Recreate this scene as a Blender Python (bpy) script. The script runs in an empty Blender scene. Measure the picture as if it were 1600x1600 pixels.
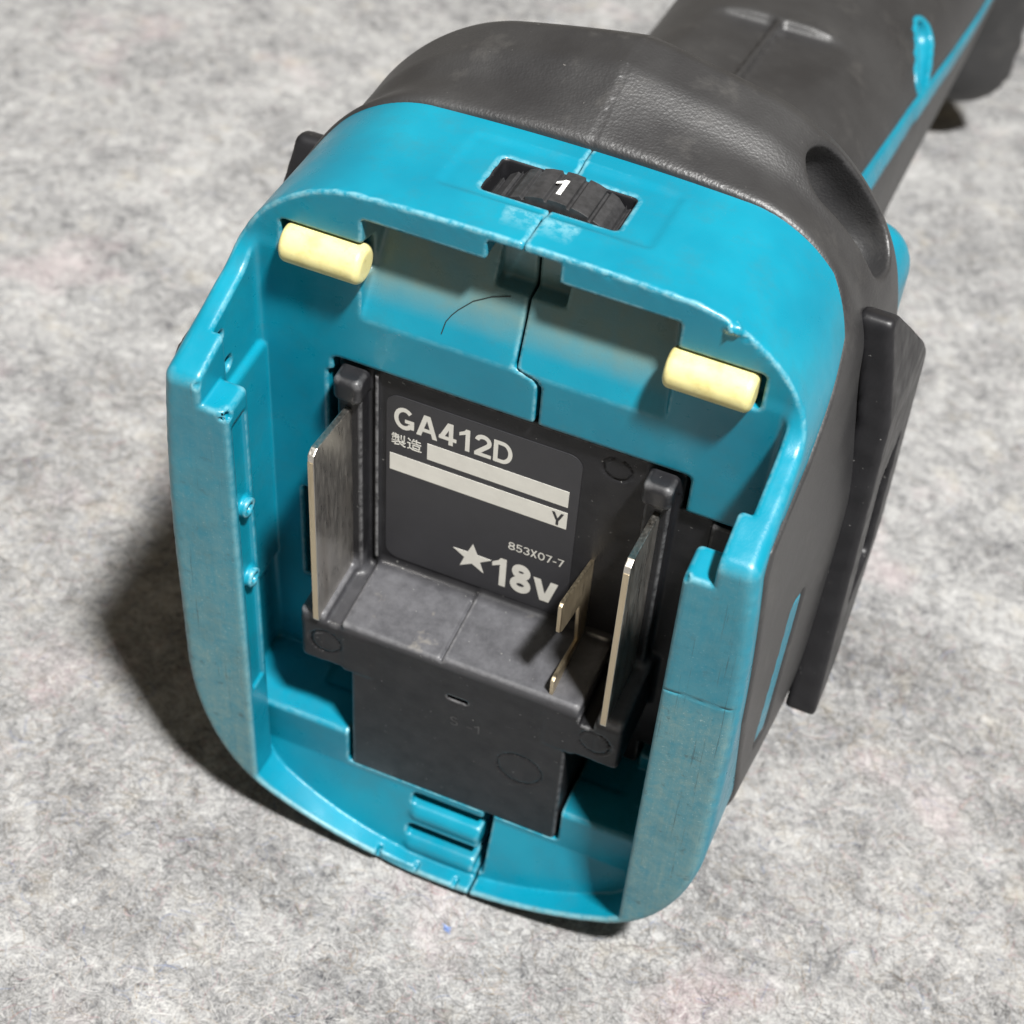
import bpy, math, random
import numpy as np
from mathutils import Matrix, Vector

# ------------------------------------------------------------------ camera
scene = bpy.context.scene
MM = 0.001
cam_data = bpy.data.cameras.new("camera")
cam = bpy.data.objects.new("camera", cam_data)
scene.collection.objects.link(cam)
c_right = Vector((0.923297, 0.369355, 0.105353))
c_down = Vector((0.322877, -0.597829, -0.733724))
c_fwd = Vector((-0.208022, 0.711461, -0.67123))
c_pos = Vector((62.1036, -204.1242, 272.7506)) * MM
m = Matrix.Identity(4)
for i in range(3):
    m[i][0] = c_right[i]; m[i][1] = -c_down[i]; m[i][2] = -c_fwd[i]; m[i][3] = c_pos[i]
cam.matrix_world = m
cam_data.sensor_width = 36.0
cam_data.lens = 70.214
cam_data.clip_start = 0.01
cam_data.clip_end = 20.0
cam_data.dof.use_dof = True
cam_data.dof.focus_distance = 0.272
cam_data.dof.aperture_fstop = 32.0
scene.camera = cam

# ------------------------------------------------------------------ light
world = bpy.data.worlds.new("World")
scene.world = world
world.use_nodes = True
bg = world.node_tree.nodes["Background"]
bg.inputs[0].default_value = (1.0, 0.86, 0.66, 1)
bg.inputs[1].default_value = 0.20

def area(name, loc, target, size, size_y, power, color):
    ld = bpy.data.lights.new(name, 'AREA')
    ld.shape = 'RECTANGLE'; ld.size = size; ld.size_y = size_y
    ld.energy = power; ld.color = color
    o = bpy.data.objects.new(name, ld)
    scene.collection.objects.link(o)
    o.location = loc
    o.rotation_euler = (Vector(target) - Vector(loc)).to_track_quat('-Z', 'Y').to_euler()
    return o
KEY_DIR = Vector((0.31, -0.33, 0.87)).normalized()
area("ceiling_lamp", KEY_DIR * 1.5 + Vector((0, 0, 0.05)), (0, 0, 0.05), 0.13, 0.10, 62.0, (1.0, 0.985, 0.96))

scene.render.engine = 'CYCLES'
scene.cycles.use_denoising = True
scene.cycles.max_bounces = 6
vs = scene.view_settings
vs.view_transform = 'Standard'; vs.look = 'None'; vs.gamma = 1.0
vs.use_curve_mapping = False
vs.exposure = 0.0

# ------------------------------------------------------------------ distance field toolkit (millimetres)
# tool frame: x right, y up along the battery plate, z out of the battery plate
#SDF_BEGIN
TH = math.radians(8.0); CT, ST = math.cos(TH), math.sin(TH)
MAT_Y = 92.0
f32 = np.float32

def to_world(P):
    x, y, z = P[:, 0], P[:, 1], P[:, 2]
    return np.stack([x, -(y * ST + z * CT), y * CT - z * ST + MAT_Y], 1) * 0.001

def from_body(P):
    P = np.atleast_2d(np.asarray(P, float))
    return np.stack([P[:, 0], P[:, 1] * CT + P[:, 2] * ST, -P[:, 1] * ST + P[:, 2] * CT], 1)

def rmax(a, b, r):        # rounded intersection
    return np.minimum(-r, np.maximum(a, b)) + np.hypot(np.maximum(r + a, 0), np.maximum(r + b, 0))
def rmin(a, b, r):        # filleted union
    return np.maximum(r, np.minimum(a, b)) - np.hypot(np.maximum(r - a, 0), np.maximum(r - b, 0))
def rsub(a, b, r):        # a minus b with a rounded edge
    return rmax(a, -b, r)
def box(x, y, z, x0, x1, y0, y1, z0, z1, r=0.0):
    qx = np.abs(x - (x0 + x1) * .5) - ((x1 - x0) * .5 - r)
    qy = np.abs(y - (y0 + y1) * .5) - ((y1 - y0) * .5 - r)
    qz = np.abs(z - (z0 + z1) * .5) - ((z1 - z0) * .5 - r)
    o = np.sqrt(np.maximum(qx, 0) ** 2 + np.maximum(qy, 0) ** 2 + np.maximum(qz, 0) ** 2)
    return o + np.minimum(np.maximum(qx, np.maximum(qy, qz)), 0) - r
def box2(x, y, x0, x1, y0, y1, r=0.0):
    qx = np.abs(x - (x0 + x1) * .5) - ((x1 - x0) * .5 - r)
    qy = np.abs(y - (y0 + y1) * .5) - ((y1 - y0) * .5 - r)
    return np.hypot(np.maximum(qx, 0), np.maximum(qy, 0)) + np.minimum(np.maximum(qx, qy), 0) - r
def cyl(a, b, c, a0, b0, r, c0, c1, k=0.0):   # round bar along the third coordinate
    return rmax(np.hypot(a - a0, b - b0) - r, np.abs(c - (c0 + c1) * .5) - (c1 - c0) * .5, k) if k else \
        np.maximum(np.hypot(a - a0, b - b0) - r, np.abs(c - (c0 + c1) * .5) - (c1 - c0) * .5)
def sstep(t):
    t = np.clip(t, 0, 1); return t * t * (3 - 2 * t)
def pl(v, xs, ys):
    return np.interp(v, xs, ys).astype(f32)
def body(y, z):
    return y * f32(CT) - z * f32(ST), y * f32(ST) + z * f32(CT)
def seg3(x, y, z, a, b):
    a = np.asarray(a, f32); b = np.asarray(b, f32); d = b - a
    t = np.clip(((x - a[0]) * d[0] + (y - a[1]) * d[1] + (z - a[2]) * d[2]) / float(d @ d), 0, 1)
    return np.sqrt((x - a[0] - t * d[0]) ** 2 + (y - a[1] - t * d[1]) ** 2 + (z - a[2] - t * d[2]) ** 2)

def tail_outer(x, y, z, yb, zb):
    ax = np.abs(x)
    w = 43.4 - .0011 * np.maximum(y + 25, 0) ** 2
    d = rmax(ax - w, yb - (37.2 - .0012 * x * x), 17.0)
    d = rmax(d, np.hypot(x, np.minimum(yb + 32, 0)) - 60, 13.0)
    return rmax(d, -23 - zb, 1.5)

BND_Y = [-97, -64, -22.6, -5, 10, 13, 15.8, 19.7, 23.7, 30, 40]
BND_Z = [-26, -6.5, 13.6, 17, 19.4, 17.5, 2, -7.5, -15.5, -19.8, -20.3]

def seam_x(y):
    return pl(y, [-100, -60, -59, 5.8, 13.2, 14.4, 15.2, 50], [6.6, 6.6, 4.2, 4.2, 4.2, 3.4, .6, .3])

def sd_shell(x, y, z):
    """teal clamshell housing round the battery bay"""
    ax = np.abs(x)
    yb, zb = body(y, z)
    out = tail_outer(x, y, z, yb, zb)
    # front: flat lip at the top, side walls standing out below it
    f1 = z + 0 * x
    slope = (y - 15.4) * .961 + (z - 20.5) * .275
    fw = rmax(z - 20.5, slope, 1.6)
    front = rmin(f1, fw, 4.0)
    d = np.where(y > 24, rmax(out, front, .55), rmax(out, front, 1.8 - 1.25 * sstep((y - 14) / 10)))
    # battery bay
    inner = np.hypot(x, np.minimum(yb + 32, 0)) - 57.9
    cav = rmax(ax - 38.0, inner, 9.0)
    cav = rmax(cav, -z, 1.2)
    rail = box2(ax, z, 32.2, 60, 14.2, 40, .9)
    rail = rmax(rail, y - 11.0, 1.0)
    cav = np.maximum(cav, -rail)
    cheek = box2(ax, z, 36.2, 60, 12.5, 40, .8)
    cav = np.maximum(cav, -rmax(cheek, y - 24, .5))
    pad = box(ax, y, z, 37.0, 45, -44, 5, -3, 11.5, 1.6)
    cav = np.maximum(cav, -pad)
    floor = np.maximum(box2(y, z - .28 * np.maximum(-75 - y, 0), -130, -65.6, -10, 13.3, .9), -box2(x, y, -18.7, 18.7, -73.8, -40, .8))
    cav = np.maximum(cav, -floor)
    d = rmax(d, -cav, .7)
    # shallow groove behind the rail's worn front edge
    d = rsub(d, box(ax, y, z, 31, 32.75, -54, 7.5, 15.6, 19.1, .3), .25)
    # raised bosses on the rail faces
    for yy in (-11.0, -27.0):
        b = np.maximum(np.hypot(y - yy, z - 17.3) - 1.55, np.abs(ax - 32.6) - 1.2)
        b = np.maximum(b, x + 10)
        b = rmax(b, -np.maximum(np.hypot(y - yy, z - 17.3) - .8, ax - 32.2), .15)
        d = rmin(d, b, .25)
    # pocket under the lip
    pk = (-.41 * (y - 15.0) - z) * .925
    pk = rmax(pk, y - 32.9, .6)
    pk = rmax(pk, (ax - 22.2 - .25 * z) * .97, .5)
    pk = np.maximum(pk, z - 3)
    notch = box(x, y, z, -4.5, 5.6, 25, 36.2, -7.0, 4, .5)
    d = rmax(d, -np.minimum(pk, notch), .14)
    # bumper seats
    d = rsub(d, box(ax, y, z, 20.6, 34.0, 22.5, 28.5, -3.2, 4, .6), .35)
    # opening round the terminal block
    op = box(x, y, z, -26.6, 26.9, -66, 6.0, -14, 6, 1.0)
    op = np.minimum(op, box(x, y, z, 20, 36.5, -62, -1.2, -14, 1.5, 1.2))
    op = np.minimum(op, box(x, y, z, -32.2, -20, -46, -24.6, -14, 2, .6))
    op = np.minimum(op, box(x, y, z, -27.4, -20, -66, 3.2, -14, 2, .8))
    d = rsub(d, op, .4)
    # vent slots in the foot with rounded louvres
    for k, yy in enumerate((-76.9, -83.7)):
        zf = 13.3 + .28 * (-75 - yy)
        d = rsub(d, box(x, y, z, -6.8, 7.2, yy - 1.3, yy + 1.3, 4, 24, .9), .35)
        d = rmin(d, seg3(x, y, z, (-5.4, yy - 3.3, zf - .5), (4.6, yy - 3.3, zf - .5)) - 2.0, .35)
    # notches in the foot of the rim
    for xx, ww in ((-10.2, .28), (-3.3, .3), (3.8, .3)):
        d = rsub(d, box(x, yb, z, xx - ww, xx + ww, -90.4, -80, 18.4, 30, .1), .3)
    d = rsub(d, box(x, yb, z, -10.2, -3.3, -90.6, -80, 19.8, 30, .3), .4)
    # speed dial window and its flat surround
    d = rsub(d, np.maximum(box(x, yb, zb, -9.6, 9.6, 30, 60, -13.4, -4.8, .8), -1), .5)
    d = rsub(d, box(x, yb, zb, -15.5, 15.5, 36.65, 60, -17.2, -2.2, 1.6), .5)
    # small holes in the cheeks
    d = rsub(d, np.maximum(np.hypot(y - 14.6, z - 11.0) - 1.0, 40 - ax - 4), .2)
    d = rsub(d, np.maximum(np.hypot(y - 8.2, z - 9.4) - 1.2, 40 - ax - 4), .2)
    d = rsub(d, np.maximum(np.abs(y + 15.2 - .05 * x) - .07, np.maximum(20.25 - z, 20 - x)), .2)
    # chips and a melted bead on the lip edge
    wob = .25 * np.sin(x * 4.1 + y * 2.3) * np.sin(y * 3.7 + z * 3.1 + 1)
    d = rmin(d, np.sqrt((x - 28.6) ** 2 * .6 + (y - 34.6) ** 2 + (z + .35) ** 2) - .75 + wob, .35)
    for cx, cy, cz, cr in ((30.6, 33.6, .3, .7), (32.5, 32.6, .3, .6), (34, 31.3, .2, .5), (12, 36.6, .2, .5), (9.1, 36.9, .2, .45), (5.9, 33, .2, .5), (-9, 36.8, .3, .4), (17.2, 36.2, .2, .35),
                           (-36.4, 14.6, 20.3, .6), (32.3, 10.6, 20.2, .7), (-33, 10, 19.7, .7)):
        d = rsub(d, np.sqrt((x - cx) ** 2 + (y - cy) ** 2 + (z - cz) ** 2) - cr, .15)
    # nicked, uneven moulding edges
    d = d + .10 * np.sin(x * 1.9 + 1.3 * np.sin(y * .7)) * np.sin(y * 1.7 + z * 1.1) * np.exp(-(np.abs(out) + np.abs(front)) * 1.1)
    # behind the rubber cover the shell is a stub
    return d

def sd_shell_half(sign):
    def fn(x, y, z):
        s = (x - seam_x(y)) * sign
        gap = np.where(y < -87, .16, .75) * (y < -70) + (y >= -70) * np.where(y < -70, .45, np.where(y < 14.5, .26, np.where(y < 33.5, .17, .05)))
        gap = gap.astype(f32)
        return rmax(sd_shell(x, y, z), s * .9 + gap, .28)
    return fn

def cover_outer(x, y, z, yb, zb):
    ax = np.abs(x)
    w = 43.9 - .0011 * np.maximum(y + 25, 0) ** 2 + 2.6 * sstep((6 - zb) / 36) * sstep((14 - yb) / 26)
    top = pl(zb, [-60, -46, -33, -32, -31, -20, -18, 30], [45.0, 44.9, 44.05, 43.8, 43.4, 38.3, 37.95, 37.95]) - .15 * ax * sstep((-19 - zb) / 10) - .0020 * x * x
    top = top - 15 * (np.maximum(-40 - zb, 0) / 18) ** 1.4
    w = w - 5 * (np.maximum(-46 - zb, 0) / 14) ** 2
    d = rmax(ax - w, yb - top, 17.0 + 4 * sstep((-20 - zb) / 15))
    d = rmax(d, np.hypot(x, np.minimum(yb + 32, 0)) - 60.0 + .35 * np.maximum(10 - zb, 0) * .12, 13.0)
    return rmax(d, -60 - zb, 6.0)

def sd_cover(x, y, z):
    """black rubber cover over the tail"""
    yb, zb = body(y, z)
    ax = np.abs(x)
    d = cover_outer(x, y, z, yb, zb)
    d = np.maximum(d, -np.maximum(tail_outer(x, y, z, yb, np.maximum(zb, -18)) + 1.6, -18 - zb))
    d = rmax(d, (zb - pl(yb, BND_Y, BND_Z)) * .6, .7)
    # window in the side where the housing shows
    win = box2(yb, zb, -46, -15, -9.4, -3.6, 1.5)
    d = rsub(d, np.maximum(win + .25 * (yb + 49) * 0, 30 - ax), .5)
    # scooped hole at the shoulder
    d = rsub(d, SCOOP(x, yb, zb), .8)
    # moulding line along the top
    d = rsub(d, np.maximum(np.abs(x - .3) - .12, 30 - yb), .15)
    return d

def sd_side_panel(x, y, z):
    yb, zb = body(y, z)
    ax = np.abs(x)
    d = rmax(box2(yb, zb, -45.4, -15.6, -8.9, -4.1, 1.2), cover_outer(x, y, z, yb, zb) + .25, .4)
    return np.maximum(d, 41 - ax)

def SCOOP(ax, yb, zb):
    p = seg3(ax, yb, zb, (31.6, 34.6, -36.0), (39.0, 25.6, -38.5)) - 5.6
    p = rmin(p, seg3(ax, yb, zb, (28.5, 30.5, -38.0), (35.5, 22.0, -40.5)) - 4.6, 2)
    return p

GZ = [-300, -250, -225, -195, -150, -100, -78, -62, -50, -40]
def sd_grip(x, y, z):
    yb, zb = body(y, z)
    hx = pl(zb, GZ, [30, 30, 29.8, 29.4, 28.8, 29.3, 31.5, 36.5, 40, 41])
    yt = pl(zb, GZ, [-2, -2, -3, -3, -.5, 4.8, 9, 18, 27, 33])
    yo = pl(zb, GZ, [-60, -60, -60, -58, -57, -57, -60, -68, -78, -84])
    mid, hh = (yt + yo) * .5, (yt - yo) * .5
    d = box2(x, yb - mid, -1, 1, -1, 1) * 0
    r = np.minimum(hx, hh) * .86
    qx = np.abs(x) - (hx - r); qy = np.abs(yb - mid) - (hh - r)
    d = np.hypot(np.maximum(qx, 0), np.maximum(qy, 0)) + np.minimum(np.maximum(qx, qy), 0) - r
    d = rmin(d * .85, box(x, yb, zb, -39, 39, -82, -26, -310, -268, 16), 8)
    d = np.maximum(d, np.abs(zb + 160) - 118)
    return d

def sd_grip_black(x, y, z):
    yb, zb = body(y, z)
    d = sd_grip(x, y, z)
    for s in (-1, 1):
        d = rsub(d, box(x * s, yb, zb, .7, 15.5, pl(zb, GZ, [-2, -2, -3, -3, -.5, 4.8, 9, 18, 27, 33]) - 1.9, 40, -140, -104, .3), .3)
    d = rsub(d, seg3(x, yb, zb, (24.0, -11.2, -172), (26.4, -16.2, -162)) - 4.1, .5)
    return d

def stripe_y(zb):
    return pl(zb, [-300, -221, -181, -138, -100, -70, -50], [-36, -28, -22, -15.5, -9, -3, 4])

def sd_stripe(x, y, z):
    yb, zb = body(y, z)
    d = sd_grip(x, y, z) - .5
    d = np.maximum(d, -252 - zb)
    d = rmax(d, np.abs(yb - stripe_y(zb)) - 1.9, .4)
    d = np.maximum(d, 15 - x)
    return np.maximum(d, zb + 52)

def sd_slot_lining(x, y, z):
    yb, zb = body(y, z)
    a = seg3(x, yb, zb, (24.0, -11.2, -172), (26.4, -16.2, -162))
    d = np.maximum(a - 4.5, -(a - 3.1))
    return np.maximum(d, sd_grip(x, y, z) - .2)

def sd_band(x, y, z):
    yb, zb = body(y, z)
    return box(x, yb, zb, -42.5, 42.5, -82, 13, -68, -41, 7)

def sd_gear(x, y, z):
    yb, zb = body(y, z)
    d = box(x, yb, zb, -39, 39, -84, -2, -350, -272, 16)
    d = rmin(d, cyl(x, zb, yb, 0, -312, 26, -90.5, -50, 3), 5)
    return rmin(d, cyl(x, yb, zb, 0, -31, 31, -275, -258, 2), 3)

def sd_guard(x, y, z):
    yb, zb = body(y, z)
    r = np.hypot(x, zb + 312)
    d = np.maximum(r - 62, np.abs(yb + 76) - 13)
    d = np.maximum(d, -np.maximum(r - 60.3, yb + 64))
    return np.maximum(d, zb + 308)

def sd_block(x, y, z):
    """black terminal block"""
    ax = np.abs(x)
    plate = box(x, y, z, -26.0, 26.2, -66, 5.2, -4.5, -1.0, .4)
    plate = np.minimum(plate, box(x, y, z, 20, 36, -60, -2.0, -4.5, -1.0, .5))
    plate = rmin(plate, box(x, y, z, 31, 36, -60, -2.0, -4, .2, .4), .3)
    rib = box(ax, y, z, 21.4, 25.2, -40, 4.9, -4, 1.7, .5)
    rib = np.minimum(rib, box(ax, y, z, 21.0, 25.4, .6, 5.0, -4, 3.0, 1.0))
    d = rmin(plate, rib, .7)
    # rising edge beside the plate
    d = rmin(d, box(x, y, z, -20.3, -19.7, -36, 4.6, -3, -.4, .2), .5)
    right = sstep((x + 3.2) / .8)
    sh = box(x, y + .5 - .5 * right, z, -19.6, 19.4, -74.0, -36.0, -4, 13.3, .8)
    sh = np.maximum(sh, ax - 19.6)
    wing = box(ax, y, z, 14, 26.4, -48.2, -38.0, -4, 13.3, .9)
    tab = box(ax, y, z, 22.2, 26.4, -48.0, -36.2, -4, 13.3, .8)
    foot = box(x, y, z, -18.0, 18.1, -74.0, -42, -4, 13.3, .7)
    sh = np.maximum(sh, -(y + 48.2))
    blk = np.minimum(np.minimum(rmin(sh, wing, .5), foot), rmin(tab, wing, .4))
    d = rmin(d, blk, 1.2)
    d = rsub(d, np.maximum(np.abs(x + 3.0) - .18, np.maximum(-36.9 - y, -(z - 1))), .3)
    # slot and mould marks on the front face
    d = rsub(d, box(x, y, z, -1.6, 1.7, -45.6, -44.6, 11.8, 16, .2), .15)
    for cx, cy, cr in ((-22.2, -42.6, 2.5), (22.4, -43.0, 2.5), (11.0, -57.5, 3.7), (-19.6 + 42, -4.0, 0)):
        if cr:
            d = rsub(d, np.maximum(np.abs(np.hypot(x - cx, y - cy) - cr) - .12, np.abs(z - 13.5) - .45), .1)
    d = rsub(d, np.maximum(np.abs(np.hypot(x - 16.4, y - 1.4) - 2.1) - .12, np.abs(z + 1.0) - .3), .1)
    return rsub(d, box(x, y, z, 19.7, 21.9, -40, -37.4, 2, 20, .4), .3)

def sd_filter(x, y, z):
    """vented dust cover clipped on the side"""
    yb, zb = body(y, z)
    ax = np.abs(x)
    lean = pl(yb, [-70, -53, 5, 14, 20, 26], [48.4, 48.1, 46.3, 44.6, 43.2, 42.2])
    slab = np.abs(ax - lean) - 2.5
    # outline in side view
    o = box2(yb, zb, -56, 22.3, -56, -24.0, 1.5)
    o = rmax(o, (-(yb + 57.5) * .72 - (zb + 36) * .69), 3)
    o = rmax(o, ((yb - 22.3) * .76 - (zb + 27.0) * .65), 2)
    d = rmax(slab, o, .7)
    for y0, y1 in ((-38, -12),):
        d = rsub(d, np.maximum(box2(yb, zb, y0, y1, -47, -33, 1.5), lean - 6 - ax), .4)
    return d
#SDF_END

H = 0.42   # mesh cell for the main mouldings, mm

def evalf(fn, P):
    out = np.empty(len(P), f32)
    for i in range(0, len(P), 120000):
        q = P[i:i + 120000].astype(f32)
        out[i:i + 120000] = fn(q[:, 0], q[:, 1], q[:, 2])
    return out

def sdf_arrays(fn, lo, hi, h, slack=1.6):
    """surface nets on a sparse block grid, then pulled onto the field"""
    B = 8
    lo = np.array(lo, float); hi = np.array(hi, float)
    nb = np.ceil((hi - lo) / (h * B)).astype(int)
    n = nb * B
    g = np.stack(np.meshgrid(*[np.arange(k) for k in nb], indexing='ij'), -1).reshape(-1, 3)
    ctr = lo + (g * B + (B - 1) * .5) * h
    dc = evalf(fn, ctr)
    V = np.repeat(np.repeat(np.repeat(dc.reshape(nb), B, 0), B, 1), B, 2).astype(f32)
    keep = np.abs(dc) < h * B * .87 * slack
    g = g[keep]
    off = np.stack(np.meshgrid(*[np.arange(B)] * 3, indexing='ij'), -1).reshape(-1, 3)
    for i in range(0, len(g), 240):
        idx = (g[i:i + 240, None, :] * B + off[None]).reshape(-1, 3)
        V[idx[:, 0], idx[:, 1], idx[:, 2]] = evalf(fn, lo + idx * h)
    S = V < 0
    # close the volume at the border
    for a in range(3):
        sl = [slice(None)] * 3
        for e in (0, -1):
            sl[a] = e; S[tuple(sl)] = False
    c = S[:-1, :-1, :-1].astype(np.uint8)
    for dx, dy, dz in ((1,0,0),(0,1,0),(0,0,1),(1,1,0),(1,0,1),(0,1,1),(1,1,1)):
        c += S[dx:S.shape[0]-1+dx, dy:S.shape[1]-1+dy, dz:S.shape[2]-1+dz]
    cells = np.argwhere((c > 0) & (c < 8))
    ID = np.full(c.shape, -1, np.int32)
    ID[cells[:, 0], cells[:, 1], cells[:, 2]] = np.arange(len(cells))
    acc = np.zeros((len(cells), 3)); cnt = np.zeros(len(cells))
    corners = [(i, j, k) for i in (0, 1) for j in (0, 1) for k in (0, 1)]
    for a in corners:
        for ax_ in range(3):
            if a[ax_]: continue
            b = list(a); b[ax_] = 1
            va = V[cells[:, 0]+a[0], cells[:, 1]+a[1], cells[:, 2]+a[2]]
            vb = V[cells[:, 0]+b[0], cells[:, 1]+b[1], cells[:, 2]+b[2]]
            sa = S[cells[:, 0]+a[0], cells[:, 1]+a[1], cells[:, 2]+a[2]]
            sb = S[cells[:, 0]+b[0], cells[:, 1]+b[1], cells[:, 2]+b[2]]
            mk = sa != sb
            t = np.where(mk, va / np.where(np.abs(va - vb) < 1e-9, 1, va - vb), 0)
            t = np.clip(t, 0, 1)
            p = np.tile(np.array(a, float), (len(cells), 1)); p[:, ax_] += t
            acc[mk] += p[mk]; cnt[mk] += 1
    P = lo + (cells + acc / np.maximum(cnt, 1)[:, None]) * h
    P0 = P.copy()
    e = .12 * h
    K = np.array([(1,1,1),(1,-1,-1),(-1,1,-1),(-1,-1,1)], float)
    for it in range(3):
        fs = [evalf(fn, P + k * e) for k in K]
        gr = sum(k[None] * f_[:, None] for k, f_ in zip(K, fs)) / (4 * e)
        v = sum(fs) / 4
        st = v[:, None] * gr / np.maximum((gr * gr).sum(1), .25)[:, None]
        P = P - .9 * st
        P = np.clip(P, P0 - .75 * h, P0 + .75 * h)
    quads = []
    for ax_ in range(3):
        u, w = [(1, 2), (2, 0), (0, 1)][ax_]
        A = [slice(None)] * 3; Bs = [slice(None)] * 3
        A[ax_] = slice(0, -1); Bs[ax_] = slice(1, None)
        sa, sb = S[tuple(A)], S[tuple(Bs)]
        e_ = np.argwhere(sa != sb)
        ok = (e_[:, u] > 0) & (e_[:, w] > 0) & (e_[:, u] < c.shape[u]) & (e_[:, w] < c.shape[w]) & (e_[:, ax_] < c.shape[ax_])
        e_ = e_[ok]
        fl = sa[e_[:, 0], e_[:, 1], e_[:, 2]]
        def at(du, dw):
            q = e_.copy(); q[:, u] -= du; q[:, w] -= dw
            return ID[q[:, 0], q[:, 1], q[:, 2]]
        q = np.stack([at(1, 1), at(0, 1), at(0, 0), at(1, 0)], 1)
        q[~fl] = q[~fl][:, ::-1]
        quads.append(q)
    Q = np.concatenate(quads)
    Q = Q[(Q >= 0).all(1)]
    return P, Q

def mesh_from(name, P, Q, mat):
    me = bpy.data.meshes.new(name)
    me.vertices.add(len(P)); me.vertices.foreach_set('co', to_world(P).astype(f32).ravel())
    me.loops.add(Q.size); me.loops.foreach_set('vertex_index', Q.astype(np.int32).ravel())
    me.polygons.add(len(Q))
    me.polygons.foreach_set('loop_start', np.arange(0, Q.size, 4, dtype=np.int32))
    me.polygons.foreach_set('loop_total', np.full(len(Q), 4, np.int32))
    me.polygons.foreach_set('use_smooth', np.ones(len(Q), bool))
    me.update(calc_edges=True)
    me.materials.append(mat)
    at = me.attributes.new('tool', 'FLOAT_VECTOR', 'POINT')
    at.data.foreach_set('vector', P.astype(f32).ravel())
    return me

def link(name, me, parent=None):
    o = bpy.data.objects.new(name, me)
    scene.collection.objects.link(o)
    if parent: o.parent = parent
    return o

def sdf_part(name, fn, lo, hi, h, mat, parent, slack=1.6, wear=False):
    P, Q = sdf_arrays(fn, lo, hi, h, slack)
    me = mesh_from(name, P, Q, mat)
    if wear:      # how much of an outside edge each point is
        r = .6
        k = sum(evalf(fn, P + np.array(o_) * r) for o_ in ((1,0,0),(-1,0,0),(0,1,0),(0,-1,0),(0,0,1),(0,0,-1))) / (6 * r)
        at = me.attributes.new('edge', 'FLOAT', 'POINT'); at.data.foreach_set('value', k.astype(f32))
    return link(name, me, parent)

# ------------------------------------------------------------------ materials
def new_mat(name):
    mt = bpy.data.materials.new(name); mt.use_nodes = True
    nt = mt.node_tree
    b = nt.nodes["Principled BSDF"]
    return mt, nt, b
def nd(nt, typ, **kw):
    n = nt.nodes.new(typ)
    for k, v in kw.items(): setattr(n, k, v)
    return n
def tool_coord(nt, scale=(1, 1, 1), rot=(0, 0, 0)):
    a = nd(nt, 'ShaderNodeAttribute', attribute_name='tool')
    mp = nd(nt, 'ShaderNodeMapping')
    mp.inputs['Scale'].default_value = scale
    mp.inputs['Rotation'].default_value = rot
    nt.links.new(a.outputs['Vector'], mp.inputs[0])
    return mp.outputs[0]
def noise(nt, co, scale, detail=4, rough=.55, dist=0):
    n = nd(nt, 'ShaderNodeTexNoise')
    n.inputs['Scale'].default_value = scale; n.inputs['Detail'].default_value = detail
    n.inputs['Roughness'].default_value = rough; n.inputs['Distortion'].default_value = dist
    nt.links.new(co, n.inputs['Vector'])
    return n.outputs['Fac']
def ramp(nt, fac, p0, p1, c0=0.0, c1=1.0):
    n = nd(nt, 'ShaderNodeMapRange'); n.clamp = True
    n.inputs[1].default_value = p0; n.inputs[2].default_value = p1
    n.inputs[3].default_value = c0; n.inputs[4].default_value = c1
    nt.links.new(fac, n.inputs[0]); return n.outputs[0]
def math_(nt, op, a, b=None):
    n = nd(nt, 'ShaderNodeMath', operation=op)
    for i, v in enumerate((a, b)):
        if v is None: continue
        if isinstance(v, (int, float)): n.inputs[i].default_value = v
        else: nt.links.new(v, n.inputs[i])
    return n.outputs[0]
def mix(nt, fac, a, b):
    n = nd(nt, 'ShaderNodeMix', data_type='RGBA')
    if isinstance(fac, (int, float)): n.inputs[0].default_value = fac
    else: nt.links.new(fac, n.inputs[0])
    for i, v in ((6, a), (7, b)):
        if isinstance(v, tuple): n.inputs[i].default_value = (*v, 1)
        else: nt.links.new(v, n.inputs[i])
    return n.outputs[2]
def bump(nt, h, strength, dist):
    n = nd(nt, 'ShaderNodeBump'); n.inputs['Strength'].default_value = strength
    n.inputs['Distance'].default_value = dist
    nt.links.new(h, n.inputs['Height']); return n.outputs[0]

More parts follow.
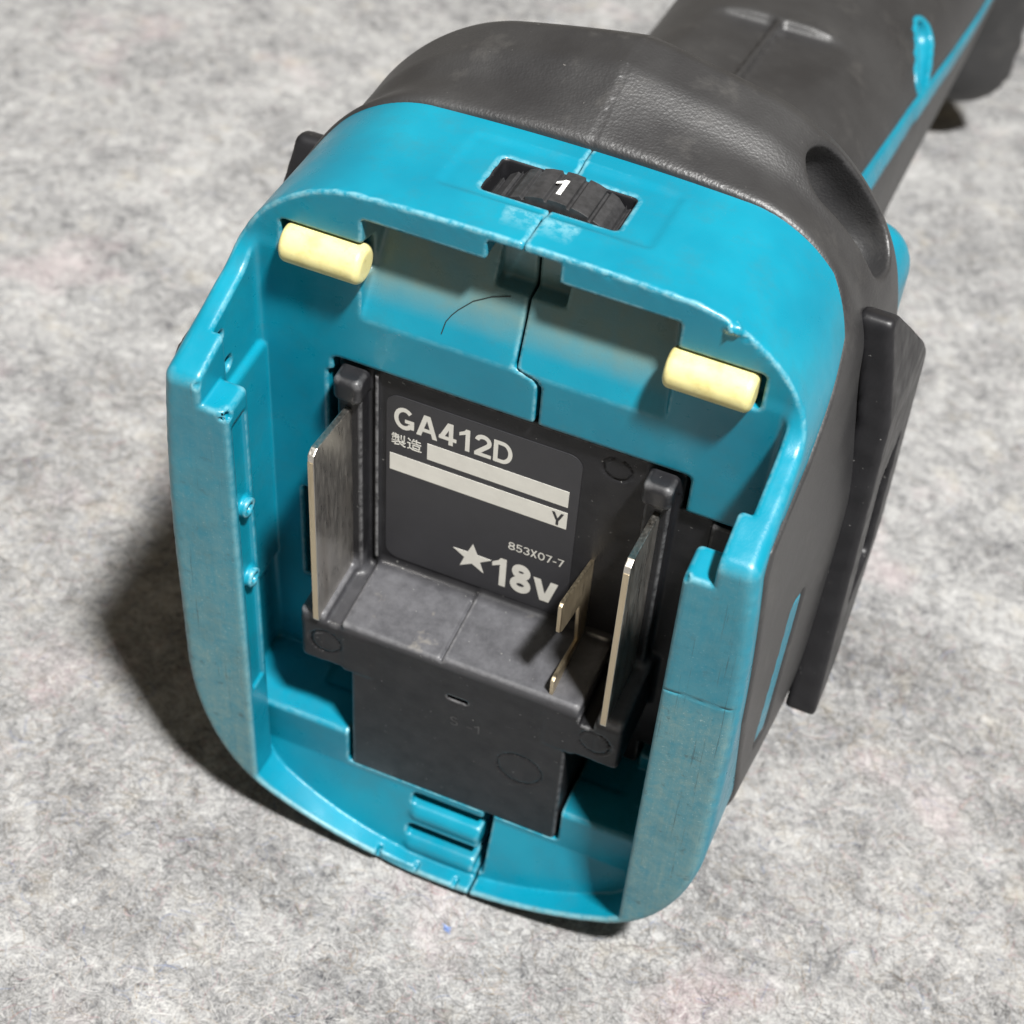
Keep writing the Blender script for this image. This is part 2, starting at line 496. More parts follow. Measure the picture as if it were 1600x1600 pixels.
TEAL = (0.004, 0.165, 0.25)
def teal_material():
    mt, nt, b = new_mat('teal_plastic')
    co = tool_coord(nt)
    big = noise(nt, co, .05, 3)
    base = mix(nt, ramp(nt, big, .35, .65), (0.0012, .170, .255), (0.0025, .212, .305))
    # scuffed, dusty front faces of the rails: fine streaks along the sliding direction
    at = nd(nt, 'ShaderNodeAttribute', attribute_name='tool')
    sp = nd(nt, 'ShaderNodeSeparateXYZ'); nt.links.new(at.outputs['Vector'], sp.inputs[0])
    onface = ramp(nt, sp.outputs[2], 19.6, 20.3)
    isright = ramp(nt, sp.outputs[0], -1, 1)
    lowr = math_(nt, 'MULTIPLY', isright, ramp(nt, sp.outputs[1], -13.4, -17.5, .35, .95))
    lowl = math_(nt, 'MULTIPLY', math_(nt, 'SUBTRACT', 1.0, isright), ramp(nt, sp.outputs[1], 6, -50, .30, 1.0))
    low = math_(nt, 'ADD', lowr, lowl)
    streak = noise(nt, tool_coord(nt, (1.7, .06, 1), (0, 0, .05)), 1.0, 6, .7, .5)
    spots = noise(nt, co, .5, 8, .8, .6)
    mixn = math_(nt, 'ADD', math_(nt, 'MULTIPLY', streak, .28), math_(nt, 'MULTIPLY', spots, .72))
    scuff = math_(nt, 'MULTIPLY', math_(nt, 'MULTIPLY', onface, low), ramp(nt, mixn, .36, .60, .15, .9))
    col = mix(nt, scuff, base, (.17, .285, .285))
    white = math_(nt, 'MULTIPLY', math_(nt, 'MULTIPLY', onface, low), ramp(nt, noise(nt, co, 2.6, 4, .7), .62, .68, 0, .6))
    col = mix(nt, white, col, (.42, .55, .55))
    dk2 = math_(nt, 'MULTIPLY', math_(nt, 'MULTIPLY', onface, low), ramp(nt, noise(nt, co, .42, 5, .7), .60, .70, 0, .6))
    col = mix(nt, dk2, col, (.04, .06, .06))
    dk = math_(nt, 'MULTIPLY', onface, ramp(nt, noise(nt, tool_coord(nt, (3.0, .07, 1)), .8, 6, .72), .60, .70, 0, .6))
    col = mix(nt, dk, col, (.025, .03, .03))
    # worn pale edges
    geo = nd(nt, 'ShaderNodeAttribute', attribute_name='edge')
    edge = math_(nt, 'MULTIPLY', ramp(nt, geo.outputs['Fac'], .06, .22, 0, 1), ramp(nt, noise(nt, co, .7, 5, .65), .40, .58, .08, .75))
    col = mix(nt, edge, col, (.16, .36, .42))
    # pale specks and hairline scratches
    sc = noise(nt, tool_coord(nt, (.5, 5, 1.4), (.3, .5, .9)), 1.4, 2, .4, .8)
    sp2 = noise(nt, co, 4.0, 3, .6)
    col = mix(nt, ramp(nt, sp2, .75, .77, 0, .4), col, (.28, .46, .5))
    # faint grime film
    gr = ramp(nt, noise(nt, co, .11, 7, .72), .5, .72, 0, .30)
    col = mix(nt, gr, col, (.035, .115, .135))
    # lip's olive-grey shade painted into the upper pocket floor, broken by noise
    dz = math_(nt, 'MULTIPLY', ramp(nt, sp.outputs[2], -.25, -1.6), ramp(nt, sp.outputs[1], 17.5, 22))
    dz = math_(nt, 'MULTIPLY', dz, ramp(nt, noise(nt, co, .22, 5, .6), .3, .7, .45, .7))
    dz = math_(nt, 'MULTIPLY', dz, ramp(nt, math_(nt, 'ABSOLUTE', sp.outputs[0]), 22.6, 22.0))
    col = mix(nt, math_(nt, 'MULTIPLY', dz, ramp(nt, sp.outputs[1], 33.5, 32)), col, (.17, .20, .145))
    nt.links.new(col, b.inputs['Base Color'])
    r = ramp(nt, noise(nt, co, .3, 4), .3, .7, .25, .42)
    nt.links.new(math_(nt, 'ADD', r, math_(nt, 'MULTIPLY', scuff, .3)), b.inputs['Roughness'])
    fine = noise(nt, co, 3.2, 3, .6)
    nt.links.new(bump(nt, math_(nt, 'ADD', fine, math_(nt, 'MULTIPLY', math_(nt, 'MULTIPLY', streak, onface), .8)), .22, .0001), b.inputs['Normal'])
    b.inputs['IOR'].default_value = 1.5
    return mt

def rubber_material():
    mt, nt, b = new_mat('black_rubber')
    co = tool_coord(nt)
    n1 = noise(nt, co, .06, 5, .6)
    col = mix(nt, ramp(nt, n1, .35, .7), (.019, .019, .0205), (.031, .031, .032))
    col = mix(nt, ramp(nt, noise(nt, co, .11, 6, .7), .55, .72, 0, .35), col, (.085, .082, .078))
    col = mix(nt, ramp(nt, noise(nt, co, 1.6, 3, .5), .74, .78, 0, .5), col, (.22, .21, .2))
    nt.links.new(col, b.inputs['Base Color'])
    nt.links.new(ramp(nt, n1, .3, .7, .40, .52), b.inputs['Roughness'])
    b.inputs['Specular IOR Level'].default_value = .75
    vo = nd(nt, 'ShaderNodeTexVoronoi'); vo.inputs['Scale'].default_value = 2.1
    nt.links.new(co, vo.inputs['Vector'])
    h = math_(nt, 'ADD', math_(nt, 'MULTIPLY', vo.outputs['Distance'], .8), noise(nt, co, 3.4, 2))
    nt.links.new(bump(nt, h, .3, .00014), b.inputs['Normal'])
    return mt

def black_plastic(name, dusty=True):
    mt, nt, b = new_mat(name)
    co = tool_coord(nt)
    col = mix(nt, ramp(nt, noise(nt, co, .25, 4), .3, .7), (.009, .009, .0105), (.016, .016, .018))
    if dusty:
        geo = nd(nt, 'ShaderNodeAttribute', attribute_name='edge')
        at = nd(nt, 'ShaderNodeAttribute', attribute_name='tool')
        sp = nd(nt, 'ShaderNodeSeparateXYZ'); nt.links.new(at.outputs['Vector'], sp.inputs[0])
        shelf = math_(nt, 'MULTIPLY', ramp(nt, sp.outputs[1], -38.5, -37.0), ramp(nt, sp.outputs[1], -33.5, -35.2))
        shelf = math_(nt, 'MULTIPLY', shelf, ramp(nt, sp.outputs[2], -.6, 1.5))
        dust = math_(nt, 'MULTIPLY', shelf, ramp(nt, noise(nt, co, .30, 7, .78), .3, .72, .30, .72))
        col = mix(nt, dust, col, (.125, .126, .137))
        col = mix(nt, math_(nt, 'MULTIPLY', shelf, ramp(nt, noise(nt, co, .12, 4), .62, .72, 0, .55)), col, (.33, .30, .25))
        edge = math_(nt, 'MULTIPLY', ramp(nt, geo.outputs['Fac'], .08, .26), ramp(nt, noise(nt, co, .9, 4), .35, .6, .15, .8))
        col = mix(nt, edge, col, (.20, .20, .205))
    col = mix(nt, ramp(nt, noise(nt, co, 1.3, 3, .6), .70, .73, 0, .6), col, (.25, .25, .24))
    nt.links.new(col, b.inputs['Base Color'])
    b.inputs['Specular IOR Level'].default_value = .32
    nt.links.new(ramp(nt, noise(nt, co, .3, 4), .3, .7, .34, .52), b.inputs['Roughness'])
    nt.links.new(bump(nt, noise(nt, co, 2.4, 3), .15, .0001), b.inputs['Normal'])
    return mt

def steel_material(name, colr, rough, metal=1.0):
    mt, nt, b = new_mat(name)
    co = tool_coord(nt, (1, .12, 1))
    st = noise(nt, co, 2.2, 4, .6)
    dirt = ramp(nt, noise(nt, tool_coord(nt, (1, .12, 1)), .28, 3, .5), .52, .72, 0, .55)
    nt.links.new(mix(nt, dirt, colr, (colr[0] * .40, colr[1] * .33, colr[2] * .26)), b.inputs['Base Color'])
    b.inputs['Metallic'].default_value = metal
    nt.links.new(ramp(nt, st, .3, .7, rough, rough + .18), b.inputs['Roughness'])
    nt.links.new(bump(nt, st, .08, .00008), b.inputs['Normal'])
    return mt

def plain(name, col, rough, var=.15, scale=.4, spec=.5):
    mt, nt, b = new_mat(name)
    co = tool_coord(nt)
    f_ = ramp(nt, noise(nt, co, scale, 5, .6), .35, .68)
    nt.links.new(mix(nt, f_, col, tuple(c * (1 - var) for c in col)), b.inputs['Base Color'])
    b.inputs['Roughness'].default_value = rough
    b.inputs['Specular IOR Level'].default_value = spec
    return mt

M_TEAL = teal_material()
M_RUB = rubber_material()
M_BLK = black_plastic('terminal_plastic')
M_BLK2 = black_plastic('satin_black_plastic', False)
M_STEEL = steel_material('nickel_blade', (.66, .63, .58), .26)
M_BRASS = steel_material('brass_edge', (.66, .56, .40), .32)
M_LABEL = plain('label_film', (.030, .030, .034), .38, .1)
M_WHITE = plain('label_print', (.66, .65, .60), .5, .08)
M_INK = plain('dark_print', (.02, .02, .022), .5, .05)
M_DIAL = plain('dial_plastic', (.036, .036, .038), .5, .45, .8, .4)
M_GEAR = plain('gear_case_paint', (.02, .02, .021), .45, .2, .1)

def bumper_material():
    mt, nt, b = new_mat('yellowed_rubber')
    co = tool_coord(nt)
    col = mix(nt, ramp(nt, noise(nt, co, .35, 4), .45, .75), (.66, .60, .28), (.52, .44, .17))
    col = mix(nt, ramp(nt, noise(nt, co, .9, 6, .75), .56, .70, 0, .55), col, (.36, .29, .12))
    nt.links.new(col, b.inputs['Base Color'])
    b.inputs['Roughness'].default_value = .42
    b.inputs['Subsurface Weight'].default_value = .25
    b.inputs['Subsurface Radius'].default_value = (1, .8, .4)
    b.inputs['Subsurface Scale'].default_value = .0012
    return mt
M_BUMP = bumper_material()

# ------------------------------------------------------------------ mat
def fbm2(x, y, seed, octs):
    rng = np.random.default_rng(seed)
    out = np.zeros_like(x)
    for wl, amp in octs:
        for k in range(7):
            a = rng.uniform(0, 2 * math.pi); ph = rng.uniform(0, 6.28); f_ = 6.283 / (wl * rng.uniform(.7, 1.4))
            out += amp / 2.6 * np.sin((x * math.cos(a) + y * math.sin(a)) * f_ + ph)
    return out
MAT_OCT = [(120, 1.0), (38, .35), (11, .16), (4.5, .10)]
def mat_height(x, y):     # millimetres
    d = np.hypot(x, (y - 20) * .7)
    hgt = fbm2(x, y, 5, MAT_OCT)
    near = np.exp(-(d / 70.0) ** 4)
    return hgt * (1 - .75 * near) - .35 * near - .1

def mat_material():
    mt, nt, b = new_mat('grey_felt')
    tc = nd(nt, 'ShaderNodeTexCoord')
    mp = nd(nt, 'ShaderNodeMapping'); mp.inputs['Scale'].default_value = (1000, 1000, 1000)
    nt.links.new(tc.outputs['Object'], mp.inputs[0]); co = mp.outputs[0]
    a = noise(nt, co, .045, 5, .6, .4)
    c_ = noise(nt, co, .24, 7, .72, 1.2)
    d = noise(nt, co, .9, 6, .75, 2.0)
    f_ = math_(nt, 'ADD', math_(nt, 'MULTIPLY', a, .26), math_(nt, 'ADD', math_(nt, 'MULTIPLY', c_, .40), math_(nt, 'MULTIPLY', d, .50)))
    col = mix(nt, ramp(nt, f_, .475, .675), (.050, .051, .058), (.48, .48, .475))
    pk = ramp(nt, noise(nt, co, .03, 4, .6), .57, .70, 0, .35)
    col = mix(nt, pk, col, (.50, .36, .38))
    yw = ramp(nt, noise(nt, co, .09, 5, .65), .57, .72, 0, .35)
    col = mix(nt, yw, col, (.44, .38, .27))
    tf = ramp(nt, noise(nt, co, .33, 4, .6), .68, .76, 0, .5)
    col = mix(nt, tf, col, (.55, .545, .53))
    nt.links.new(col, b.inputs['Base Color'])
    b.inputs['Roughness'].default_value = .95
    b.inputs['Specular IOR Level'].default_value = .1
    b.inputs['Sheen Weight'].default_value = .25
    nt.links.new(bump(nt, math_(nt, 'ADD', c_, math_(nt, 'MULTIPLY', d, .6)), .7, .0012), b.inputs['Normal'])
    return mt

def build_mat():
    xs = np.concatenate([np.linspace(-700, -260, 40, endpoint=False), np.linspace(-260, 160, 300, endpoint=False), np.linspace(160, 600, 40)])
    ys = np.concatenate([np.linspace(-500, -110, 40, endpoint=False), np.linspace(-110, 420, 360, endpoint=False), np.linspace(420, 1100, 50)])
    X, Y = np.meshgrid(xs, ys, indexing='ij')
    Z = mat_height(X, Y)
    nx, ny = X.shape
    P = np.stack([X, Y, Z], -1).reshape(-1, 3) * .001
    i = np.arange(nx * ny).reshape(nx, ny)
    Q = np.stack([i[:-1, :-1], i[1:, :-1], i[1:, 1:], i[:-1, 1:]], -1).reshape(-1, 4)
    me = bpy.data.meshes.new('felt_mat')
    me.from_pydata(P.tolist(), [], Q.tolist())
    me.polygons.foreach_set('use_smooth', np.ones(len(Q), bool))
    me.materials.append(mat_material())
    o = link('felt_mat', me); o['kind'] = 'structure'; o['label'] = 'mottled grey felt mat with fuzzy fibres'
    return o
build_mat()

def fibre_material():
    mt, nt, b = new_mat('wool_fibre')
    at = nd(nt, 'ShaderNodeAttribute', attribute_name='tint')
    nt.links.new(at.outputs['Color'], b.inputs['Base Color'])
    b.inputs['Roughness'].default_value = .8
    b.inputs['Specular IOR Level'].default_value = .2
    return mt

def build_fuzz(n=210000):
    rng = np.random.default_rng(11)
    k = int(n * .6)
    x = np.concatenate([rng.uniform(-120, 140, k), rng.uniform(-270, 160, n - k)])
    y = np.concatenate([rng.uniform(-95, 90, k), rng.uniform(-100, 420, n - k)])
    keep = ~((np.abs(x) < 36) & (y > 0) & (y < 45))
    x, y = x[keep], y[keep]; n = len(x)
    L = rng.gamma(3.0, .85, n) + .8
    yaw = rng.uniform(0, 6.283, n)
    bend = rng.normal(0, .40, n)
    lift = rng.uniform(.02, .32, n) + (rng.random(n) < .05) * rng.uniform(.3, 1.3, n)
    K = 5
    P = np.zeros((n, K, 3)); cx, cy = x.copy(), y.copy()
    for j in range(K):
        t = j / (K - 1)
        P[:, j, 0] = cx; P[:, j, 1] = cy
        P[:, j, 2] = mat_height(cx, cy) - .12 + lift * np.sin(math.pi * min(1, .12 + t * 1.0)) + .12 * t
        a = yaw + bend * L * (t - .3)
        cx = cx + np.cos(a) * L / (K - 1); cy = cy + np.sin(a) * L / (K - 1)
    cu = bpy.data.hair_curves.new('felt_fibres')
    cu.add_curves([K] * n)
    cu.attributes['position'].data.foreach_set('vector', (P * .001).astype(f32).ravel())
    rad = np.repeat(rng.uniform(.012, .030, n), K) * np.tile([.9, 1, 1, .9, .5], n) * .001
    ra = cu.attributes.get('radius') or cu.attributes.new('radius', 'FLOAT', 'POINT')
    ra.data.foreach_set('value', rad.astype(f32))
    patch = fbm2(x, y, 21, [(60, .5), (17, .5), (6, .4)])
    v = np.clip(.34 + .14 * patch + rng.normal(0, .15, n), .06, .85)
    col = np.stack([v, v * .985, v * .96, np.ones(n)], 1)
    u = rng.random(n)
    for lo_, hi_, c in ((0, .05, (.30, .22, .13)), (.05, .075, (.42, .25, .27)), (.075, .085, (.10, .16, .34)), (.085, .10, (.06, .06, .065))):
        mk = (u >= lo_) & (u < hi_); col[mk, :3] = np.array(c) * rng.uniform(.7, 1.2, mk.sum())[:, None]
    ca = cu.attributes.new('tint', 'FLOAT_COLOR', 'CURVE')
    ca.data.foreach_set('color', col.astype(f32).ravel())
    cu.materials.append(fibre_material())
    o = link('felt_fibres', cu); o['kind'] = 'stuff'
    o['label'] = 'loose grey wool fibres standing off the felt mat'; o['category'] = 'fibre'
build_fuzz()

def build_lint():
    rng = np.random.default_rng(3)
    mt, nt, b = new_mat('blue_lint'); b.inputs['Base Color'].default_value = (.22, .32, .62, 1); b.inputs['Roughness'].default_value = .9
    V, F = [], []
    cx, cy = 5.8, -14.6
    for k in range(26):
        a, r = rng.uniform(0, 6.28), abs(rng.normal(0, .3))
        p = np.array([cx + r * math.cos(a), cy + r * math.sin(a), float(mat_height(np.array([cx]), np.array([cy]))[0]) + rng.uniform(.1, .9)])
        d = rng.normal(0, .4, 3); e = np.cross(d, rng.normal(0, 1, 3)); e = e / np.linalg.norm(e) * .09
        g_ = np.cross(d, e); g_ = g_ / np.linalg.norm(g_) * .09
        i = len(V)
        V += [p + e, p - e * .5 + g_, p - e * .5 - g_, p + d + e * .4, p + d - e * .2 + g_ * .4, p + d - e * .2 - g_ * .4]
        F += [(i, i+1, i+4, i+3), (i+1, i+2, i+5, i+4), (i+2, i, i+3, i+5), (i, i+2, i+1), (i+3, i+4, i+5)]
    me = bpy.data.meshes.new('lint_speck'); me.from_pydata([tuple(v * .001) for v in V], [], F); me.materials.append(mt)
    o = link('lint_speck', me); o['label'] = 'tiny blue speck of lint on the felt in front of the battery bay'; o['category'] = 'lint'
build_lint()

# ------------------------------------------------------------------ grinder
grinder = bpy.data.objects.new('angle_grinder', None)
scene.collection.objects.link(grinder)
grinder.empty_display_size = .05
grinder['label'] = 'teal and black cordless angle grinder lying on felt with its empty battery bay showing'
grinder['category'] = 'grinder'

for sgn in (1, -1):
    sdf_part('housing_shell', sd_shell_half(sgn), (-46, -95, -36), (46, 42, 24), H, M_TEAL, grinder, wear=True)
sdf_part('rubber_cover', sd_cover, (-51, -97, -72), (51, 50, 24), H * 1.25, M_RUB, grinder, 1.9)
sdf_part('terminal_block', sd_block, (-29, -77, -6), (38, 8, 17), H * .8, M_BLK, grinder, wear=True)
sdf_part('handle_grip', sd_grip_black, (-46, -130, -282), (46, 70, -34), 1.1, M_RUB, grinder, 2.2)
sdf_part('accent_stripe', sd_stripe, (-46, -90, -262), (46, 40, -40), .9, M_TEAL, grinder, 2.2)
sdf_part('slot_lining', sd_slot_lining, (5, -45, -185), (34, 30, -140), .6, M_TEAL, grinder, 2)
sdf_part('rear_housing_band', sd_band, (-46, -95, -85), (46, 35, -30), 1.0, M_TEAL, grinder, 2)
sdf_part('gear_case', sd_gear, (-48, -85, -370), (48, 65, -240), 1.6, M_GEAR, grinder, 2)
sdf_part('wheel_guard', sd_guard, (-70, -60, -400), (70, 10, -270), 1.0, M_GEAR, grinder, 2)
def side(fn, s):
    return lambda x, y, z: np.maximum(fn(x, y, z), 20 - s * x)
for s in (1, -1):
    sdf_part('side_panel', side(sd_side_panel, s), (38, -60, -20) if s > 0 else (-50, -60, -20), (50, -6, 14) if s > 0 else (-38, -6, 14), .5, M_TEAL, grinder, 2)
for s in (1, -1):
    sdf_part('dust_cover', side(sd_filter, s), (20, -70, -90) if s > 0 else (-56, -70, -90), (56, 36, -14) if s > 0 else (-20, 36, -14), .7, M_BLK2, grinder, 2)

def sd_bumper(x, y, z):
    ax = np.abs(x)
    d = rmax(np.hypot(y - 25.4, z - .1) - 2.85, np.abs(ax - 27.2) - 6.0, 1.0)
    return d
for s in (1, -1):
    sdf_part('bumper', side(sd_bumper, s), (19, 21, -4) if s > 0 else (-36, 21, -4), (36, 30, 5) if s > 0 else (-19, 30, 5), .3, M_BUMP, grinder)

# --- stamped contacts
def prism(name, poly, axis, a0, a1, mat, parent, bevel=.12, body_frame=False, smooth=False):
    """polygon extruded along an axis. axis 'x': poly is (y, z); 'z': poly is (x, y)"""
    n = len(poly)
    def p3(q, t):
        return (t, q[0], q[1]) if axis == 'x' else (q[0], q[1], t)
    V = [p3(q, a0) for q in poly] + [p3(q, a1) for q in poly]
    F = [list(range(n - 1, -1, -1)), list(range(n, 2 * n))] + [[i, (i + 1) % n, n + (i + 1) % n, n + i] for i in range(n)]
    import bmesh
    bm = bmesh.new()
    vs_ = [bm.verts.new(v) for v in V]
    for f_ in F: bm.faces.new([vs_[i] for i in f_])
    bmesh.ops.recalc_face_normals(bm, faces=bm.faces)
    if bevel:
        bmesh.ops.bevel(bm, geom=list(bm.edges), offset=bevel, segments=2, affect='EDGES', profile=.5)
    bm.verts.ensure_lookup_table()
    co = np.array([v.co for v in bm.verts])
    if body_frame: co = from_body(co)
    me = bpy.data.meshes.new(name); bm.to_mesh(me); bm.free()
    me.vertices.foreach_set('co', to_world(co).astype(f32).ravel())
    at = me.attributes.new('tool', 'FLOAT_VECTOR', 'POINT'); at.data.foreach_set('vector', co.astype(f32).ravel())
    me.materials.append(mat); me.update()
    return link(name, me, parent)

BL = [(-2.4, -3), (1.0, 12.6), (.4, 13.8), (-1.0, 13.9), (-37, 13.9), (-37, -3)]
block = [o for o in grinder.children if o.name == 'terminal_block'][0]
for s in (-1, 1):
    bl = prism('contact_blade', BL, 'x', s * 23.4 - .5, s * 23.4 + .5, M_STEEL, block)
    prism('cut_edge', [(-.9, 13.86), (-.9, 13.98), (-36.6, 13.98), (-36.6, 13.86)], 'x', s * 23.4 - .42, s * 23.4 + .42, M_BRASS, block, 0)
SG = [(-20, -2.5), (-13.9, 12.4), (-14.2, 13.0), (-20.2, 12.8), (-21.4, 11.6), (-24.6, 3.8), (-34.6, 2.6), (-32.4, 11.8), (-32.6, 12.5), (-37.2, 12.5), (-37.2, -2.5)]
prism('signal_contact', SG, 'x', 14.2, 14.8, M_BRASS, block)

# --- rating label
def rrect(x0, x1, y0, y1, r, n=6):
    pts = []
    for cx, cy, a in ((x1 - r, y1 - r, 0), (x0 + r, y1 - r, 90), (x0 + r, y0 + r, 180), (x1 - r, y0 + r, 270)):
        for k in range(n + 1):
            t = math.radians(a + 90 * k / n); pts.append((cx + r * math.cos(t), cy + r * math.sin(t)))
    return pts
ZL = -1.0
label = prism('rating_label', rrect(-18.6, 11.4, -35.0, 1.4, 2.2), 'z', ZL - .1, ZL + .10, M_LABEL, grinder, 0)
ZP = ZL + .10

def _arc(cx, cy, rx, ry, a0, a1, n=14):
    return [(cx + rx * math.cos(math.radians(a0 + (a1 - a0) * i / n)), cy + ry * math.sin(math.radians(a0 + (a1 - a0) * i / n))) for i in range(n + 1)]
def _rect(x0, y0, x1, y1): return [[(x0, y0), (x1, y0), (x1, y1), (x0, y1)]]
def _para(x0, y0, x1, y1, w): return [[(x0 - w / 2, y0), (x0 + w / 2, y0), (x1 + w / 2, y1), (x1 - w / 2, y1)]]
def _rib(pts, w):
    L, Rr = [], []
    for i, p in enumerate(pts):
        a_ = pts[max(i - 1, 0)]; b_ = pts[min(i + 1, len(pts) - 1)]
        if pts[0] == pts[-1] and i in (0, len(pts) - 1): a_, b_ = pts[-2], pts[1]
        tx, ty = b_[0] - a_[0], b_[1] - a_[1]; l_ = math.hypot(tx, ty) or 1
        nx, ny = -ty / l_ * w / 2, tx / l_ * w / 2
        L.append((p[0] + nx, p[1] + ny)); Rr.append((p[0] - nx, p[1] - ny))
    return [[Rr[i], Rr[i + 1], L[i + 1], L[i]] for i in range(len(pts) - 1)]
def _ell(cx, cy, rx, ry, w):
    p = _arc(cx, cy, rx, ry, 0, 360, 24); p[-1] = p[0]
    return _rib(p, w)
def glyph(ch, w):
    """drawn letter shapes: list of (pieces, advance); unit cap height"""
    h_ = w * .88
    if ch == 'G': return [_rib(_arc(.45, .5, .45 - w / 2, .51 - w / 2, 42, 322), w), _rect(.88 - w, .10, .88, .5), _rect(.48, .5 - h_, .88, .5)], .98
    if ch == 'A': return [_para(w * .55, 0, .45 - .02, 1, w * 1.12), _para(.92 - w * .55, 0, .47 + .02, 1, w * 1.12), _rect(.2, .22, .72, .22 + h_)], .97
    if ch == '4': return [_rect(.44, 0, .44 + w, 1), _para(w * .55, .24, .44 + w * .3, 1, w * 1.15), _rect(0.02, .2, .78, .2 + h_)], .84
    if ch == '1': return [_rect(.32, 0, .32 + w, 1), [[(.05, .63), (.34, .76), (.34, 1.0), (.26, .9), (.05, .78)]]], .70
    if ch == '2': return [_rib(_arc(.38, .69, .36 - w / 2, .32 - w / 2, 175, -38) + [(.12, .12)], w), _rect(.02, 0, .74, h_)], .83
    if ch == 'D': return [_rect(0, 0, w, 1), _rib([(.05, 1 - h_ / 2)] + _arc(.38, .5, .42 - w / 2 + .02, .5 - h_ / 2, 90, -90) + [(.05, h_ / 2)], w * .94)], .9
    if ch == '8': return [_ell(.38, .74, .33 - w / 2, .27 - w / 2, w), _ell(.38, .28, .37 - w / 2, .29 - w / 2, w)], .82
    if ch == '5': return [_rect(.12, 1 - h_, .68, 1), _rect(.1, .45, .1 + w, 1), _rib(_arc(.35, .33, .36 - w / 2, .34 - w / 2, 135, -155), w)], .80
    if ch == '3': return [_rib(_arc(.34, .74, .33 - w / 2, .27 - w / 2, 165, -80), w), _rib(_arc(.34, .29, .36 - w / 2, .3 - w / 2, 85, -165), w)], .78
    if ch == 'X': return [_para(.1, 0, .62, 1, w * 1.2), _para(.62, 0, .1, 1, w * 1.2)], .80
    if ch == '0': return [_ell(.38, .5, .36 - w / 2, .51 - w / 2, w)], .82
    if ch == '7': return [_rect(.02, 1 - h_, .7, 1), _para(.26, 0, .6, 1 - h_ / 2, w * 1.1)], .76
    if ch == '-': return [_rect(.04, .33, .42, .33 + h_)], .52
    if ch == 'V': return [_para(.36, 0, .1, 1, w * 1.12), _para(.42, 0, .68, 1, w * 1.12)], .8
    if ch == 'Y': return [_para(.37, .4, .1, 1, w * 1.12), _para(.43, .4, .70, 1, w * 1.12), _rect(.4 - w / 2, 0, .4 + w / 2, .45)], .82
    if ch == 'S': return [_rib(_arc(.36, .73, .3 - w / 2, .28 - w / 2, 25, 270), w), _rib(_arc(.36, .27, .33 - w / 2, .29 - w / 2, 90, -155), w)], .76
    return [], .4

def print_text(name, s_, x0, x1, y0, y1, mat, parent, w=.2, frame=None):
    V, F, cx, layer = [], [], 0.0, 0
    for ch in s_:
        pcs, adv = glyph(ch, w)
        for k, quads_ in enumerate(pcs):
            for q in quads_:
                i = len(V); V += [(cx + p[0], p[1], k) for p in q]; F.append(tuple(range(i, i + len(q))))
        cx += adv
    A = np.array(V, float)
    u = (A[:, 0] - A[:, 0].min()) / (A[:, 0].max() - A[:, 0].min()); v = A[:, 1]; k = A[:, 2]
    P = np.stack([x0 + u * (x1 - x0), y0 + v * (y1 - y0), ZP + .02 + .006 * k], 1) if frame is None else frame(u, v, k)
    me = bpy.data.meshes.new(name); me.from_pydata(to_world(P).tolist(), [], F)
    at = me.attributes.new('tool', 'FLOAT_VECTOR', 'POINT'); at.data.foreach_set('vector', P.astype(f32).ravel())
    me.materials.append(mat)
    return link(name, me, parent)

def text_part(name, s, x0, x1, y0, y1, mat, parent, off=0.0, frame=None, depth=.03, shear=0):
    """lettering as a thin solid stretched into a box on the label"""
    cu = bpy.data.curves.new(name, 'FONT'); cu.body = s; cu.size = 1.0
    cu.extrude = .002; cu.offset = off; cu.resolution_u = 4; cu.shear = shear
    o = bpy.data.objects.new(name, cu); scene.collection.objects.link(o)
    dg = bpy.context.evaluated_depsgraph_get()
    me = bpy.data.meshes.new_from_object(o.evaluated_get(dg))
    scene.collection.objects.unlink(o); bpy.data.objects.remove(o)
    n = len(me.vertices)
    if n == 0: return None
    co = np.empty(n * 3, f32); me.vertices.foreach_get('co', co); co = co.reshape(-1, 3).astype(float)
    mn, mx = co.min(0), co.max(0)
    u = (co[:, 0] - mn[0]) / (mx[0] - mn[0]); v = (co[:, 1] - mn[1]) / (mx[1] - mn[1])
    t = (co[:, 2] > 0).astype(float)
    if frame is None:
        P = np.stack([x0 + u * (x1 - x0), y0 + v * (y1 - y0), ZP - .02 + t * (depth + .02)], 1)
    else:
        P = frame(u, v, t)
    me.vertices.foreach_set('co', to_world(P).astype(f32).ravel())
    at = me.attributes.new('tool', 'FLOAT_VECTOR', 'POINT'); at.data.foreach_set('vector', P.astype(f32).ravel())
    me.materials.clear(); me.materials.append(mat); me.update()
    return link(name, me, parent)
print_text('model_lettering', 'GA412D', -17.4, .95, -5.2, -.7, M_WHITE, label, .19)
text_part('maker_lettering', '製造', -17.8, -13.0, -9.0, -6.5, M_WHITE, label, 0)
prism('white_strip', [(-12.1, -9.8), (9.9, -9.8), (9.9, -6.4), (-12.1, -6.4)], 'z', ZP - .01, ZP + .04, M_WHITE, label, 0)
prism('white_strip', [(-18.0, -14.6), (10.0, -14.6), (10.0, -11.0), (-18.0, -11.0)], 'z', ZP - .01, ZP + .04, M_WHITE, label, 0)
def on_strip(u, v, k): return np.stack([7.6 + u * 1.9, -14.2 + v * 2.7, ZP + .06 + k * .006], 1)
print_text('letter', 'Y', 0, 0, 0, 0, M_INK, label, .17, on_strip)
print_text('part_number', '853X07-7', 1.4, 10.3, -23.4, -21.7, M_WHITE, label, .14)
print_text('voltage_lettering', '18', -.9, 5.5, -32.8, -26.2, M_WHITE, label, .23)
print_text('voltage_lettering', 'V', 5.8, 9.8, -32.8, -27.8, M_WHITE, label, .22)
star = []
